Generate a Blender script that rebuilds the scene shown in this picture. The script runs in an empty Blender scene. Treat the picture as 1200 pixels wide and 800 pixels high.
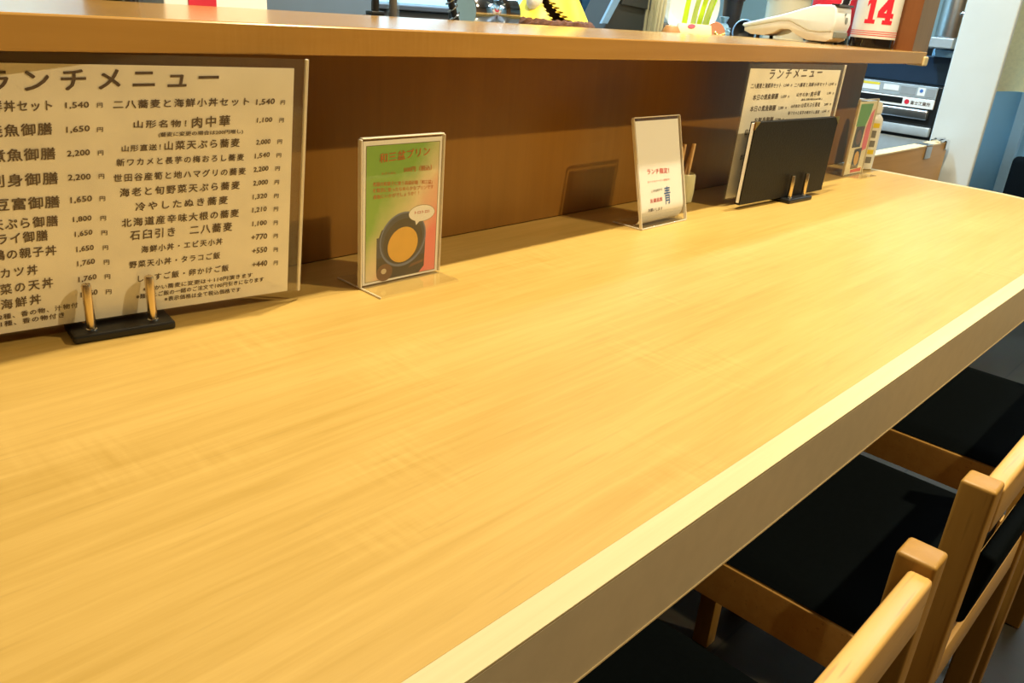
import bpy, bmesh, math, random
from mathutils import Vector, Matrix
random.seed(7)
T = 0.72                      # height of the counter top above the floor
scene = bpy.context.scene
COL = scene.collection

# ---------------------------------------------------------------- camera
cam_d = bpy.data.cameras.new('camera'); cam = bpy.data.objects.new('camera', cam_d); COL.objects.link(cam)
cam_d.sensor_width = 36.0; cam_d.lens = 950.0 / 1200.0 * 36.0
cam_d.clip_start = 0.01; cam_d.clip_end = 50
right = Vector((0.693, -0.7169, 0.0763)); down = Vector((-0.2288, -0.3191, -0.9197)); fwd = Vector((0.6836, 0.6199, -0.3852))
M = Matrix((right, -down, -fwd)).transposed().to_4x4()
q = M.to_quaternion(); q.normalize()
cam.matrix_world = Matrix.Translation((0, 0, T + 0.29)) @ q.to_matrix().to_4x4()
scene.camera = cam
# ---------------------------------------------------------------- exposure, world, lights
scene.view_settings.view_transform = 'Standard'
scene.view_settings.look = 'None'
scene.view_settings.gamma = 1.0
scene.view_settings.use_curve_mapping = False
scene.view_settings.exposure = 0.0
w = bpy.data.worlds.new('room_air'); scene.world = w; w.use_nodes = True
w.node_tree.nodes['Background'].inputs[0].default_value = (0.75, 0.85, 1.0, 1)
w.node_tree.nodes['Background'].inputs[1].default_value = 0.01
WARM = (1.0, 0.86, 0.58); AMBER = (1.0, 0.78, 0.42); COOL = (0.50, 0.80, 1.0)
CEIL = T + 1.72
def lamp(name, loc, power, color, size, aim=None, spread=180, sy=None):
    l = bpy.data.lights.new(name, 'AREA'); l.energy = power; l.color = color; l.size = size
    l.shape = 'DISK'
    if sy: l.shape = 'RECTANGLE'; l.size_y = sy
    l.spread = math.radians(spread)
    o = bpy.data.objects.new(name, l); COL.objects.link(o); o.location = loc
    d = Vector(aim) - Vector(loc) if aim else Vector((0, 0, -1))
    o.rotation_euler = d.to_track_quat('-Z', 'Y').to_euler()
    return o
# row of downlights above the counter, row over the aisle behind the seats
for x, p in ((0.74, 37), (1.55, 30)):
    lamp('counter_downlight', (x, 0.54, CEIL - 0.02), p, WARM, 0.05)
lamp('aisle_spotlight', (1.67, -0.82, CEIL - 0.02), 38, AMBER, 0.05, (1.0, 0.4, T))
lamp('aisle_spotlight', (-0.55, -0.82, CEIL - 0.02), 4.5, AMBER, 0.05, (0.3, 0.4, T))
# cool tube lights of the kitchen and of the passage at the far end
lamp('kitchen_tube_light', (1.35, 1.9, CEIL - 0.03), 36, COOL, 1.6, None, 76, 0.12)
lamp('kitchen_tube_light', (2.25, 1.42, CEIL - 0.03), 34, COOL, 1.0, None, 100, 0.12)
lamp('passage_tube_light', (3.6, 0.3, CEIL - 0.03), 20, (0.78, 0.92, 1.0), 0.12, None, 180, 0.9)

# ---------------------------------------------------------------- materials
def nodes(m):
    m.use_nodes = True
    nt = m.node_tree; b = nt.nodes['Principled BSDF']
    return nt, b
def lin(c):   # sRGB 0..255 -> linear
    return tuple(((v / 255) / 12.92 if v / 255 <= .04045 else ((v / 255 + .055) / 1.055) ** 2.4) for v in c) + (1,)
def mat(name, c, rough=0.5, metal=0.0, var=0.06, scale=30, coat=0.0, bump=0.0, spec=0.5):
    m = bpy.data.materials.new(name); nt, b = nodes(m); L = nt.links
    tc = nt.nodes.new('ShaderNodeTexCoord'); n = nt.nodes.new('ShaderNodeTexNoise')
    n.inputs['Scale'].default_value = scale; n.inputs['Detail'].default_value = 4
    L.new(tc.outputs['Object'], n.inputs['Vector'])
    r = nt.nodes.new('ShaderNodeValToRGB'); cc = lin(c)
    r.color_ramp.elements[0].position = .3; r.color_ramp.elements[1].position = .7
    r.color_ramp.elements[0].color = tuple(max(0, v * (1 - var)) for v in cc[:3]) + (1,)
    r.color_ramp.elements[1].color = tuple(min(1, v * (1 + var)) for v in cc[:3]) + (1,)
    L.new(n.outputs['Fac'], r.inputs['Fac']); L.new(r.outputs['Color'], b.inputs['Base Color'])
    b.inputs['Roughness'].default_value = rough; b.inputs['Metallic'].default_value = metal
    b.inputs['Coat Weight'].default_value = coat; b.inputs['Specular IOR Level'].default_value = spec
    if spec == 0: b.inputs['IOR'].default_value = 1.0
    if bump:
        bp = nt.nodes.new('ShaderNodeBump'); bp.inputs['Strength'].default_value = bump; bp.inputs['Distance'].default_value = .002
        L.new(n.outputs['Fac'], bp.inputs['Height']); L.new(bp.outputs['Normal'], b.inputs['Normal'])
    return m
def wood(name, c0, c1, axis='X', rough=0.4, fine=60.0, stretch=22.0, figure=0.0, coat=0.0, spec=.5, fleck=0.0):
    """wood: grain streaks drawn out along one axis, optional cross figure (ripples across the grain)"""
    m = bpy.data.materials.new(name); nt, b = nodes(m); L = nt.links; N = nt.nodes.new
    tc = N('ShaderNodeTexCoord'); mp = N('ShaderNodeMapping'); L.new(tc.outputs['Object'], mp.inputs['Vector'])
    s = [fine, fine, fine]; s['XYZ'.index(axis)] = fine / stretch; mp.inputs['Scale'].default_value = s
    n1 = N('ShaderNodeTexNoise'); n1.inputs['Scale'].default_value = 1.0; n1.inputs['Detail'].default_value = 6; n1.inputs['Roughness'].default_value = .62
    n1.inputs['Distortion'].default_value = .4
    L.new(mp.outputs['Vector'], n1.inputs['Vector'])
    mp2 = N('ShaderNodeMapping'); L.new(tc.outputs['Object'], mp2.inputs['Vector'])
    s2 = [9, 9, 9]; s2['XYZ'.index(axis)] = 2.2; mp2.inputs['Scale'].default_value = s2
    n2 = N('ShaderNodeTexNoise'); n2.inputs['Scale'].default_value = 1.0; n2.inputs['Detail'].default_value = 5
    L.new(mp2.outputs['Vector'], n2.inputs['Vector'])
    ad = N('ShaderNodeMix'); ad.data_type = 'FLOAT'; ad.inputs['Factor'].default_value = .5
    L.new(n1.outputs['Fac'], ad.inputs[2]); L.new(n2.outputs['Fac'], ad.inputs[3])
    fac = ad.outputs[0]
    if figure:
        mp3 = N('ShaderNodeMapping'); L.new(tc.outputs['Object'], mp3.inputs['Vector'])
        s3 = [26, 26, 26]; s3['XYZ'.index(axis)] = 190; mp3.inputs['Scale'].default_value = s3
        n3 = N('ShaderNodeTexNoise'); n3.inputs['Scale'].default_value = 1.0; n3.inputs['Detail'].default_value = 2
        L.new(mp3.outputs['Vector'], n3.inputs['Vector'])
        n4 = N('ShaderNodeTexNoise'); n4.inputs['Scale'].default_value = 7.0; n4.inputs['Detail'].default_value = 2
        L.new(tc.outputs['Object'], n4.inputs['Vector'])
        mk = N('ShaderNodeMapRange'); mk.inputs['From Min'].default_value = .52; mk.inputs['From Max'].default_value = .68
        L.new(n4.outputs['Fac'], mk.inputs['Value'])
        sb = N('ShaderNodeMath'); sb.operation = 'SUBTRACT'; sb.inputs[1].default_value = .45; L.new(n3.outputs['Fac'], sb.inputs[0])
        mu = N('ShaderNodeMath'); mu.operation = 'MULTIPLY'; L.new(sb.outputs[0], mu.inputs[0]); L.new(mk.outputs[0], mu.inputs[1])
        ma = N('ShaderNodeMath'); ma.operation = 'MULTIPLY_ADD'; ma.inputs[1].default_value = figure
        L.new(mu.outputs[0], ma.inputs[0]); L.new(fac, ma.inputs[2]); fac = ma.outputs[0]
    r = N('ShaderNodeValToRGB'); r.color_ramp.elements[0].position = .34; r.color_ramp.elements[1].position = .66
    r.color_ramp.elements[0].color = lin(c0); r.color_ramp.elements[1].color = lin(c1)
    L.new(fac, r.inputs['Fac'])
    col = r.outputs['Color']
    if fleck:   # short dark pores along the grain
        mp5 = N('ShaderNodeMapping'); L.new(tc.outputs['Object'], mp5.inputs['Vector'])
        s5 = [240, 240, 240]; s5['XYZ'.index(axis)] = 16; mp5.inputs['Scale'].default_value = s5
        n5 = N('ShaderNodeTexNoise'); n5.inputs['Scale'].default_value = 1.0; n5.inputs['Detail'].default_value = 1
        L.new(mp5.outputs['Vector'], n5.inputs['Vector'])
        mr = N('ShaderNodeMapRange'); mr.inputs['From Min'].default_value = .66; mr.inputs['From Max'].default_value = .76
        mr.inputs['To Max'].default_value = fleck
        L.new(n5.outputs['Fac'], mr.inputs['Value'])
        mx = N('ShaderNodeMix'); mx.data_type = 'RGBA'; L.new(mr.outputs[0], mx.inputs['Factor'])
        L.new(col, mx.inputs[6]); mx.inputs[7].default_value = tuple(v * .55 for v in lin(c0)[:3]) + (1,)
        col = mx.outputs[2]
    L.new(col, b.inputs['Base Color'])
    b.inputs['Roughness'].default_value = rough; b.inputs['Coat Weight'].default_value = coat; b.inputs['Coat Roughness'].default_value = .25
    b.inputs['Specular IOR Level'].default_value = spec
    return m
def clear(name, tint, milky=0.06, rough=.05, milk=(200, 195, 180), facing=.5):
    """thin clear plastic: mostly transparent, a little milky, with a glossy Fresnel skin"""
    m = bpy.data.materials.new(name); m.use_nodes = True; nt = m.node_tree; L = nt.links; N = nt.nodes.new
    nt.nodes.remove(nt.nodes['Principled BSDF']); out = nt.nodes['Material Output']
    tr = N('ShaderNodeBsdfTransparent'); tr.inputs[0].default_value = (*tint, 1)
    df = N('ShaderNodeBsdfDiffuse'); df.inputs[0].default_value = lin(milk)
    gl = N('ShaderNodeBsdfGlossy'); gl.inputs['Roughness'].default_value = rough
    m1 = N('ShaderNodeMixShader'); m1.inputs[0].default_value = milky
    L.new(tr.outputs[0], m1.inputs[1]); L.new(df.outputs[0], m1.inputs[2])
    lw = N('ShaderNodeLayerWeight'); lw.inputs['Blend'].default_value = .5
    pw = N('ShaderNodeMath'); pw.operation = 'POWER'; pw.inputs[1].default_value = 5.0; L.new(lw.outputs['Facing'], pw.inputs[0])
    fr = N('ShaderNodeMath'); fr.operation = 'MULTIPLY_ADD'; fr.inputs[1].default_value = .90; fr.inputs[2].default_value = .03; L.new(pw.outputs[0], fr.inputs[0])
    nz = N('ShaderNodeTexNoise'); nz.inputs['Scale'].default_value = 14
    bp = N('ShaderNodeBump'); bp.inputs['Strength'].default_value = .05; L.new(nz.outputs['Fac'], bp.inputs['Height']); L.new(bp.outputs[0], gl.inputs['Normal'])
    m2 = N('ShaderNodeMixShader'); L.new(fr.outputs[0], m2.inputs[0]); L.new(m1.outputs[0], m2.inputs[1]); L.new(gl.outputs[0], m2.inputs[2])
    L.new(m2.outputs[0], out.inputs['Surface'])
    return m
MT = {}
MT['top'] = wood('counter_laminate', (172, 140, 70), (194, 162, 94), 'X', .38, 130, 22, .35, .0, .34, .15)
MT['band'] = wood('pale_edging', (188, 172, 130), (204, 190, 150), 'X', .38, 90, 40, 0)
MT['seam'] = mat('red_brown_seam', (96, 48, 26), .5)
MT['fascia'] = mat('grey_brown_fascia', (188, 176, 152), .45, 0, .04, 60)
MT['fascia_lip'] = mat('fascia_lip', (210, 190, 150), .45)
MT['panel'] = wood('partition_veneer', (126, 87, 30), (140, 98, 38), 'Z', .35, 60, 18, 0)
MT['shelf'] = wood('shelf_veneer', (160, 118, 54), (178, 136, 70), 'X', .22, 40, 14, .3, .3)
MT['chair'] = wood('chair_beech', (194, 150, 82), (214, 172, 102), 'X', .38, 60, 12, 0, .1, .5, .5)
MT['chairz'] = wood('chair_beech_shaded_upright', (156, 116, 52), (174, 134, 66), 'Z', .42, 60, 12, 0, .0, .3, .3)  # same beech, darkened in colour to stand in for shade on the uprights
MT['cushion'] = mat('black_leatherette', (13, 19, 24), .75, 0, .1, 200, 0, 0, .03)
MT['floor'] = None
MT['black'] = mat('black_plastic', (18, 18, 19), .4)
MT['blackleather'] = mat('black_cover_leather', (30, 28, 26), .5, 0, .12, 260, 0, .2, .2)
MT['paper'] = mat('washi_paper', (248, 245, 234), .8, 0, .05, 26)
MT['white'] = mat('white_card', (245, 243, 238), .7, 0, .01)
MT['ink'] = mat('brown_ink', (90, 72, 60), .8)
MT['inkred'] = mat('red_ink', (206, 70, 48), .8)
MT['inkorange'] = mat('orange_ink', (206, 112, 48), .8)
MT['inkblue'] = mat('blue_ink', (44, 92, 160), .8)
MT['sleeve'] = clear('clear_menu_sleeve', (.985, .98, .97), .06, .08)
MT['acrylic'] = clear('clear_acrylic', (.988, .988, .984), .015, .03)
MT['acrylic_edge'] = clear('acrylic_cut_edge', (.95, .93, .88), .65, .1, (253, 246, 228))  # pale milky colour stands in for the bright highlight along the edges
MT['steel'] = mat('brushed_steel', (190, 194, 198), .28, 1.0, .05, 80)
MT['chrome'] = mat('chrome', (225, 228, 232), .08, 1.0, .02)
MT['pin'] = mat('satin_metal_pin', (224, 206, 176), .25, 1.0, .03)
MT['gold'] = mat('brass_corner', (214, 176, 96), .3, 1.0, .03)

# ---------------------------------------------------------------- helpers
class MB:
    def __init__(s, m=None): s.bm = bmesh.new(); s.m = m or Matrix(); s.mi = 0
    def _fin(s, verts, faces=None):
        for v in verts: v.co = s.m @ v.co
        fs = set(f for v in verts for f in v.link_faces)
        for f in fs: f.material_index = s.mi
        return s
    def box(s, x0, x1, y0, y1, z0, z1, bev=0.0, seg=2, m=None):
        r = bmesh.ops.create_cube(s.bm, size=1.0); vs = r['verts']
        for v in vs:
            v.co = Vector((x0 + (v.co.x + .5) * (x1 - x0), y0 + (v.co.y + .5) * (y1 - y0), z0 + (v.co.z + .5) * (z1 - z0)))
            if m: v.co = m @ v.co
        if bev:
            es = list({e for v in vs for e in v.link_edges})
            b = bmesh.ops.bevel(s.bm, geom=es, offset=bev, segments=seg, profile=.5, affect='EDGES')
            vs = list({v for f in b['faces'] for v in f.verts} | {v for v in vs if v.is_valid})
        return s._fin(vs)
    def prism(s, pts, a0, a1, axis='X', bev=0.0, seg=2):
        """polygon pts (two coords) drawn out along axis from a0 to a1"""
        def P(p, a):
            return {'X': (a, p[0], p[1]), 'Y': (p[0], a, p[1]), 'Z': (p[0], p[1], a)}[axis]
        v0 = [s.bm.verts.new(P(p, a0)) for p in pts]; v1 = [s.bm.verts.new(P(p, a1)) for p in pts]
        n = len(pts); fs = [s.bm.faces.new(v0), s.bm.faces.new(v1[::-1])]
        for i in range(n): fs.append(s.bm.faces.new((v0[i], v1[i], v1[(i + 1) % n], v0[(i + 1) % n])))
        bmesh.ops.recalc_face_normals(s.bm, faces=fs)
        vs = v0 + v1
        if bev:
            es = list({e for f in fs[:2] for e in f.edges})
            b = bmesh.ops.bevel(s.bm, geom=es, offset=bev, segments=seg, profile=.5, affect='EDGES')
            vs = list({v for f in b['faces'] for v in f.verts} | {v for v in vs if v.is_valid})
        return s._fin(vs)
    def lathe(s, prof, seg=32, c=(0, 0, 0), axis='Z', a0=0, a1=2 * math.pi, cap=True):
        full = abs(a1 - a0 - 2 * math.pi) < 1e-6; n = seg if full else seg + 1; rings = []; vs = []
        for r, z in prof:
            ring = []
            for i in range(n):
                a = a0 + (a1 - a0) * i / seg; p = (r * math.cos(a), r * math.sin(a), z)
                if axis == 'Y': p = (p[0], -p[2], p[1])
                if axis == 'X': p = (p[2], p[0], p[1])
                v = s.bm.verts.new(Vector(p) + Vector(c)); ring.append(v); vs.append(v)
            rings.append(ring)
        fs = []
        for k in range(len(rings) - 1):
            for i in range(n if full else n - 1):
                j = (i + 1) % n; fs.append(s.bm.faces.new((rings[k][i], rings[k][j], rings[k + 1][j], rings[k + 1][i])))
        if cap and full:
            if prof[0][0] > 1e-6: fs.append(s.bm.faces.new(rings[0][::-1]))
            if prof[-1][0] > 1e-6: fs.append(s.bm.faces.new(rings[-1]))
        bmesh.ops.recalc_face_normals(s.bm, faces=fs)
        return s._fin(vs)
    def tube(s, pts, r, seg=10, cap=True):
        pts = [Vector(p) for p in pts]; n = len(pts); rings = []; vs = []; up = Vector((0.13, 0.21, 1)).normalized()
        for i, p in enumerate(pts):
            d = (pts[min(i + 1, n - 1)] - pts[max(i - 1, 0)]).normalized()
            a = d.cross(up)
            if a.length < .1: a = d.cross(Vector((1, 0, 0)))
            a.normalize(); b = d.cross(a); rr = r[i] if isinstance(r, (list, tuple)) else r
            ring = [s.bm.verts.new(p + a * rr * math.cos(t) + b * rr * math.sin(t)) for t in [2 * math.pi * k / seg for k in range(seg)]]
            rings.append(ring); vs += ring
        fs = []
        for k in range(n - 1):
            for i in range(seg): j = (i + 1) % seg; fs.append(s.bm.faces.new((rings[k][i], rings[k][j], rings[k + 1][j], rings[k + 1][i])))
        if cap: fs += [s.bm.faces.new(rings[0][::-1]), s.bm.faces.new(rings[-1])]
        bmesh.ops.recalc_face_normals(s.bm, faces=fs)
        return s._fin(vs)
    def grid(s, f, nu, nv):
        vv = [[s.bm.verts.new(f(i / nu, j / nv)) for j in range(nv + 1)] for i in range(nu + 1)]
        for i in range(nu):
            for j in range(nv): s.bm.faces.new((vv[i][j], vv[i + 1][j], vv[i + 1][j + 1], vv[i][j + 1]))
        return s._fin([v for r in vv for v in r])
    def ball(s, c, r, sc=(1, 1, 1), u=20, v=12):
        res = bmesh.ops.create_uvsphere(s.bm, u_segments=u, v_segments=v, radius=r)
        for x in res['verts']: x.co = Vector((x.co.x * sc[0] + c[0], x.co.y * sc[1] + c[1], x.co.z * sc[2] + c[2]))
        return s._fin(res['verts'])
    def build(s, name, mats, parent=None, smooth=False, loc=None):
        me = bpy.data.meshes.new(name); s.bm.to_mesh(me); s.bm.free()
        for m in (mats if isinstance(mats, (list, tuple)) else [mats]): me.materials.append(MT[m] if isinstance(m, str) else m)
        if smooth:
            for p in me.polygons: p.use_smooth = True
            try: me.set_sharp_from_angle(angle=math.radians(38))
            except Exception: pass
        o = bpy.data.objects.new(name, me); COL.objects.link(o)
        if parent: o.parent = parent
        if loc: o.location = loc
        return o
def thing(name, label, cat, loc=(0, 0, 0), rz=0.0, group=None):
    o = bpy.data.objects.new(name, None); COL.objects.link(o); o.empty_display_size = .05
    o.location = loc; o.rotation_euler = (0, 0, rz); o['label'] = label; o['category'] = cat
    if group: o['group'] = group
    return o
def tag(o, label, cat, group=None):
    o['label'] = label; o['category'] = cat
    if group: o['group'] = group
    return o
def struct(o): o['kind'] = 'structure'; return o

# lettering: built-in font outlines, turned into mesh and laid on a surface
def glyphs(text, spacing=1.0, bold=0.0, slant=0.0):
    cu = bpy.data.curves.new('lettering', 'FONT'); cu.body = text; cu.size = 1.0; cu.space_character = spacing
    cu.shear = slant; cu.resolution_u = 2; cu.fill_mode = 'FRONT'
    o = bpy.data.objects.new('lettering', cu); COL.objects.link(o)
    bpy.context.view_layer.update()
    me = bpy.data.meshes.new_from_object(o.evaluated_get(bpy.context.evaluated_depsgraph_get()))
    vs = [v.co.copy() for v in me.vertices]; fs = [tuple(p.vertices) for p in me.polygons]
    bpy.data.objects.remove(o); bpy.data.curves.remove(cu); bpy.data.meshes.remove(me)
    return vs, fs
def lay_text(bm, rows, fmap, mi=0, bold=.018, slant=0.0):
    """rows: (text, u0, v0, u1, v1, height, spacing) in mm; fmap(u, v) -> point (u, v in metres)"""
    for (t, u0, v0, u1, v1, h, sp) in rows:
        vs, fs = glyphs(t, sp, bold, slant)
        if not vs: continue
        if bold:      # thicken the strokes: the same outlines laid a hair apart
            base, bf, n0 = list(vs), list(fs), len(vs)
            for (dx, dy) in ((bold, 0), (0, bold), (bold, bold)):
                k = len(vs); vs = vs + [v + Vector((dx, dy, 0)) for v in base]; fs = fs + [tuple(i + k for i in f) for f in bf]
        x0 = min(v.x for v in vs); x1 = max(v.x for v in vs); y0 = min(v.y for v in vs); y1 = max(v.y for v in vs)
        nv = []; per = n0 if bold else len(vs)
        p0 = fmap(u0 / 1000, v0 / 1000); nn = (fmap(u0 / 1000 + .002, v0 / 1000) - p0).cross(fmap(u0 / 1000, v0 / 1000 + .002) - p0).normalized()
        for k, v in enumerate(vs):
            a = (v.x - x0) / max(1e-6, x1 - x0); b = (v.y - y0) / max(1e-6, y1 - y0)
            nv.append(bm.verts.new(fmap((u0 + a * (u1 - u0)) / 1000, (v0 + a * (v1 - v0) + b * h) / 1000) + nn * .00004 * (k // per)))
        for f in fs:
            try: bm.faces.new([nv[i] for i in f]).material_index = mi
            except ValueError: pass
# ---------------------------------------------------------------- printed words (text, u0, v0, u1, v1, height, spacing in mm)
M1_TEXT = [
    ('ランチメニュー',-233.6,196.7,-68.7,201.1,15.2,1.5), ('二八蕎麦と海鮮丼セット',-281.5,182.1,-192.5,183.2,8.1,1.15), ('1,540',-183.9,184.2,-167.5,184.6,5.1,1), ('円',-162.1,185.0,-157.9,185.2,3.6,1),
    ('本日の焼魚御膳',-269.0,163.4,-194.3,165.2,9.3,1.15), ('1,650',-185.0,165.6,-168.4,166.4,5.3,1), ('円',-163.6,166.2,-159.0,166.3,3.7,1), ('本日の煮魚御膳',-270.2,145.6,-193.9,146.0,9.6,1.1),
    ('2,200',-186.2,147.0,-169.9,147.5,5.4,1), ('円',-164.4,147.6,-160.1,147.6,3.8,1), ('お刺身御膳',-251.2,126.4,-194.1,126.2,10.0,1.15), ('2,200',-187.3,127.9,-170.9,127.8,5.5,1),
    ('円',-165.3,128.5,-160.9,128.4,3.9,1), ('自家製豆富御膳',-272.1,108.3,-194.7,107.0,10.1,1.1), ('1,650',-187.2,109.2,-171.4,109.6,5.7,1), ('円',-166.1,109.9,-161.6,109.7,4.0,1),
    ('天ぷら御膳',-243.2,92.4,-197.4,91.8,9.1,1.15), ('1,800',-186.8,93.2,-173.1,93.3,5.1,1), ('円',-166.7,93.0,-162.2,92.8,4.1,1), ('フライ御膳',-249.2,80.4,-205.8,80.3,9.2,1.15),
    ('1,650',-186.7,80.3,-173.4,81.0,5.2,1), ('円',-167.0,80.3,-162.2,79.9,4.1,1), ('自家製鶏の親子丼',-271.1,67.7,-201.0,67.0,8.9,1.15), ('1,650',-186.7,67.1,-173.5,67.3,5.3,1),
    ('円',-166.8,66.8,-162.5,66.5,4.2,1), ('黒豚カツ丼',-260.7,51.8,-215.9,52.1,8.7,1.3), ('1,760',-187.2,54.1,-173.6,54.9,5.4,1), ('円',-167.1,53.6,-162.5,53.2,4.3,1),
    ('野菜の天丼',-253.6,37.3,-206.2,38.7,9.4,1.3), ('1,760',-187.5,39.6,-173.4,40.6,5.5,1), ('円',-167.4,40.1,-162.8,39.7,4.4,1), ('海鮮丼',-244.7,24.6,-216.3,25.4,9.1,1.3),
    ('1,760',-187.1,25.2,-173.8,26.2,5.6,1), ('円',-167.5,25.9,-162.8,25.4,4.4,1), ('小鉢2種、香の物、汁物付',-259.9,15.5,-189.7,17.1,5.0,1.2), ('小鉢1種、香の物付き',-260.7,9.4,-200.8,9.7,5.1,1.2),
    ('二八蕎麦と海鮮小丼セット',-150.7,183.9,-43.4,185.8,6.9,1.25), ('1,540',-37.5,185.4,-20.8,186.3,5.5,1), ('円',-15.7,186.2,-11.5,186.4,3.7,1), ('山形名物！',-136.7,168.5,-95.7,168.5,6.2,1.3),
    ('肉中華',-91.6,167.3,-59.6,168.6,9.3,1.3), ('1,100',-36.6,170.3,-22.8,170.7,4.8,1), ('円',-16.5,170.5,-12.2,170.7,3.8,1), ('(蕎麦に変更の場合は200円増し)',-118.3,160.3,-48.6,161.3,4.3,1),
    ('山形直送！',-146.8,149.6,-116.8,150.0,5.3,1.2), ('山菜天ぷら蕎麦',-114.1,149.5,-51.6,150.1,7.7,1.25), ('2,000',-37.1,150.7,-24.0,151.3,5.0,1), ('円',-17.7,151.4,-13.3,151.5,3.9,1),
    ('新ワカメと長芋の梅おろし蕎麦',-151.4,137.9,-47.8,137.8,6.2,1.3), ('1,540',-38.2,138.4,-24.5,139.3,5.1,1), ('円',-18.2,139.0,-13.8,139.0,3.9,1), ('世田谷産筍と地ハマグリの蕎麦',-154.2,124.9,-46.2,124.8,6.7,1.25),
    ('2,200',-39.2,126.0,-25.5,126.7,5.1,1), ('円',-19.1,126.7,-14.7,126.7,4.0,1), ('海老と旬野菜天ぷら蕎麦',-150.5,111.9,-51.6,111.8,7.6,1.3), ('2,000',-39.5,113.3,-25.7,113.9,5.2,1),
    ('円',-19.6,113.9,-15.2,113.8,4.1,1), ('冷やしたぬき蕎麦',-139.5,98.6,-62.3,98.7,7.7,1.35), ('1,320',-39.8,100.4,-26.3,100.9,5.3,1), ('円',-19.8,100.8,-15.3,100.6,4.1,1),
    ('北海道産辛味大根の蕎麦',-151.0,85.3,-52.4,85.5,7.8,1.25), ('1,210',-40.1,87.7,-26.5,88.1,5.4,1), ('円',-19.9,87.9,-15.4,87.7,4.2,1), ('石臼引き\u3000二八蕎麦',-145.1,73.1,-58.6,72.5,8.8,1.3),
    ('1,100',-40.0,74.3,-26.2,74.5,5.5,1), ('円',-19.6,74.3,-15.5,74.1,4.3,1), ('海鮮小丼・エビ天小丼',-136.9,60.3,-67.3,60.1,6.5,1.25), ('+770',-40.8,61.2,-25.6,61.2,5.6,1),
    ('円',-19.4,60.9,-15.1,60.6,4.4,1), ('野菜天小丼・タラコご飯',-147.3,47.2,-69.8,46.5,6.6,1.25), ('+550',-39.8,47.3,-25.4,47.6,5.7,1), ('円',-19.1,46.8,-14.8,46.5,4.4,1),
    ('しらすご飯・卵かけご飯',-141.2,33.2,-62.0,32.8,6.7,1.25), ('+440',-39.7,33.2,-25.1,33.4,5.8,1), ('円',-18.8,32.9,-14.5,32.6,4.5,1), ('※温かい蕎麦に変更は＋110円頂きます',-137.5,23.5,-39.3,23.3,4.7,1.1),
    ('※麺類とご飯の一緒のご注文で100円引きになります',-143.6,16.9,-28.3,17.1,4.8,1.1), ('※表示価格は全て税込価格です',-120.1,10.7,-50.8,9.7,4.8,1.1),
]
S1_TEXT = [
    ('和三盆プリン',21.6,129.9,87.5,133.9,9.7,1.05), ('500円（税込）',52.8,118.2,90.5,117.8,5.9,1), ('わさんぼん',24.3,118.0,42.8,117.7,2.6,1), ('老舗の和菓子に使う高級砂糖「和三盆」',13.5,107.2,92.2,103.0,4.5,1),
    ('を贅沢に使ったなめらかなプリンです',13.8,100.7,93.9,97.2,4.5,1), ('食後にいかがでしょうか！！',14.1,94.0,74.0,92.7,4.5,1), ('トロトロ！',69.0,72.1,89.3,71.6,3.3,1.05),
]
S2_TEXT = [
    ('ランチ限定！',23.9,77.6,80.2,75.2,7.9,1.05), ('おトクなクーポン配信中！',23.4,65.2,81.2,64.4,3.1,1), ('このQRから',30.2,50.7,59.1,51.4,3.9,1), ('友達追加',26.2,36.0,57.2,36.3,6.1,1.02),
    ('お願いします',20.3,23.7,56.7,22.8,4.9,1), ('青',63.3,30.2,79.4,30.3,26.3,1),
]

# ================================================================ THE SETTING
def floor_mat():
    m = bpy.data.materials.new('dark_floor_tiles'); nt, b = nodes(m); L = nt.links; N = nt.nodes.new
    tc = N('ShaderNodeTexCoord'); br = N('ShaderNodeTexBrick'); br.offset = 0.5; br.inputs['Scale'].default_value = 1
    br.inputs['Brick Width'].default_value = .9; br.inputs['Row Height'].default_value = .15; br.inputs['Mortar Size'].default_value = .0025
    br.inputs['Color1'].default_value = lin((56, 50, 43)); br.inputs['Color2'].default_value = lin((64, 57, 49)); br.inputs['Mortar'].default_value = lin((40, 36, 32))
    L.new(tc.outputs['Object'], br.inputs['Vector'])
    n = N('ShaderNodeTexNoise'); n.inputs['Scale'].default_value = 35; n.inputs['Detail'].default_value = 6
    mx = N('ShaderNodeMix'); mx.data_type = 'RGBA'; mx.blend_type = 'MULTIPLY'; mx.inputs['Factor'].default_value = .5
    L.new(tc.outputs['Object'], n.inputs['Vector']); L.new(br.outputs['Color'], mx.inputs[6]); L.new(n.outputs['Color'], mx.inputs[7]); L.new(mx.outputs[2], b.inputs['Base Color'])
    b.inputs['Roughness'].default_value = .5
    return m
MT['floor'] = floor_mat()
MT['wall'] = mat('white_plaster', (196, 206, 212), .8, 0, .02, 12, 0, .1)
MT['bluewall'] = mat('pale_blue_wall', (168, 212, 234), .7, 0, .04, 8, 0, .05)
MT['bluetrim'] = mat('light_blue_trim', (192, 222, 236), .6, 0, .02)
MT['kitchenwall'] = mat('kitchen_wall_panel', (186, 226, 244), .35, 0, .02, 10)
MT['darkwall'] = mat('brown_wall', (110, 84, 60), .8, 0, .05, 10, 0, .1)
MT['ceiling'] = mat('ceiling_grey', (130, 124, 116), .85, 0, .02)
X0, X1, Y0, Y1 = -1.6, 4.0, -1.7, 2.35
struct(MB().box(X0, X1, Y0, Y1, -.06, 0).build('floor', 'floor'))
struct(MB().box(X0, X1, Y0, Y1, CEIL, CEIL + .06).build('ceiling', 'ceiling'))
struct(MB().box(X0 - .08, X0, Y0, Y1, 0, CEIL).build('wall_left', 'darkwall'))
struct(MB().box(X1, X1 + .08, Y0, Y1, 0, CEIL).build('wall_right', 'bluewall'))
struct(MB().box(X0, X1, Y1, Y1 + .08, 0, CEIL).build('wall_back', 'kitchenwall'))
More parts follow.
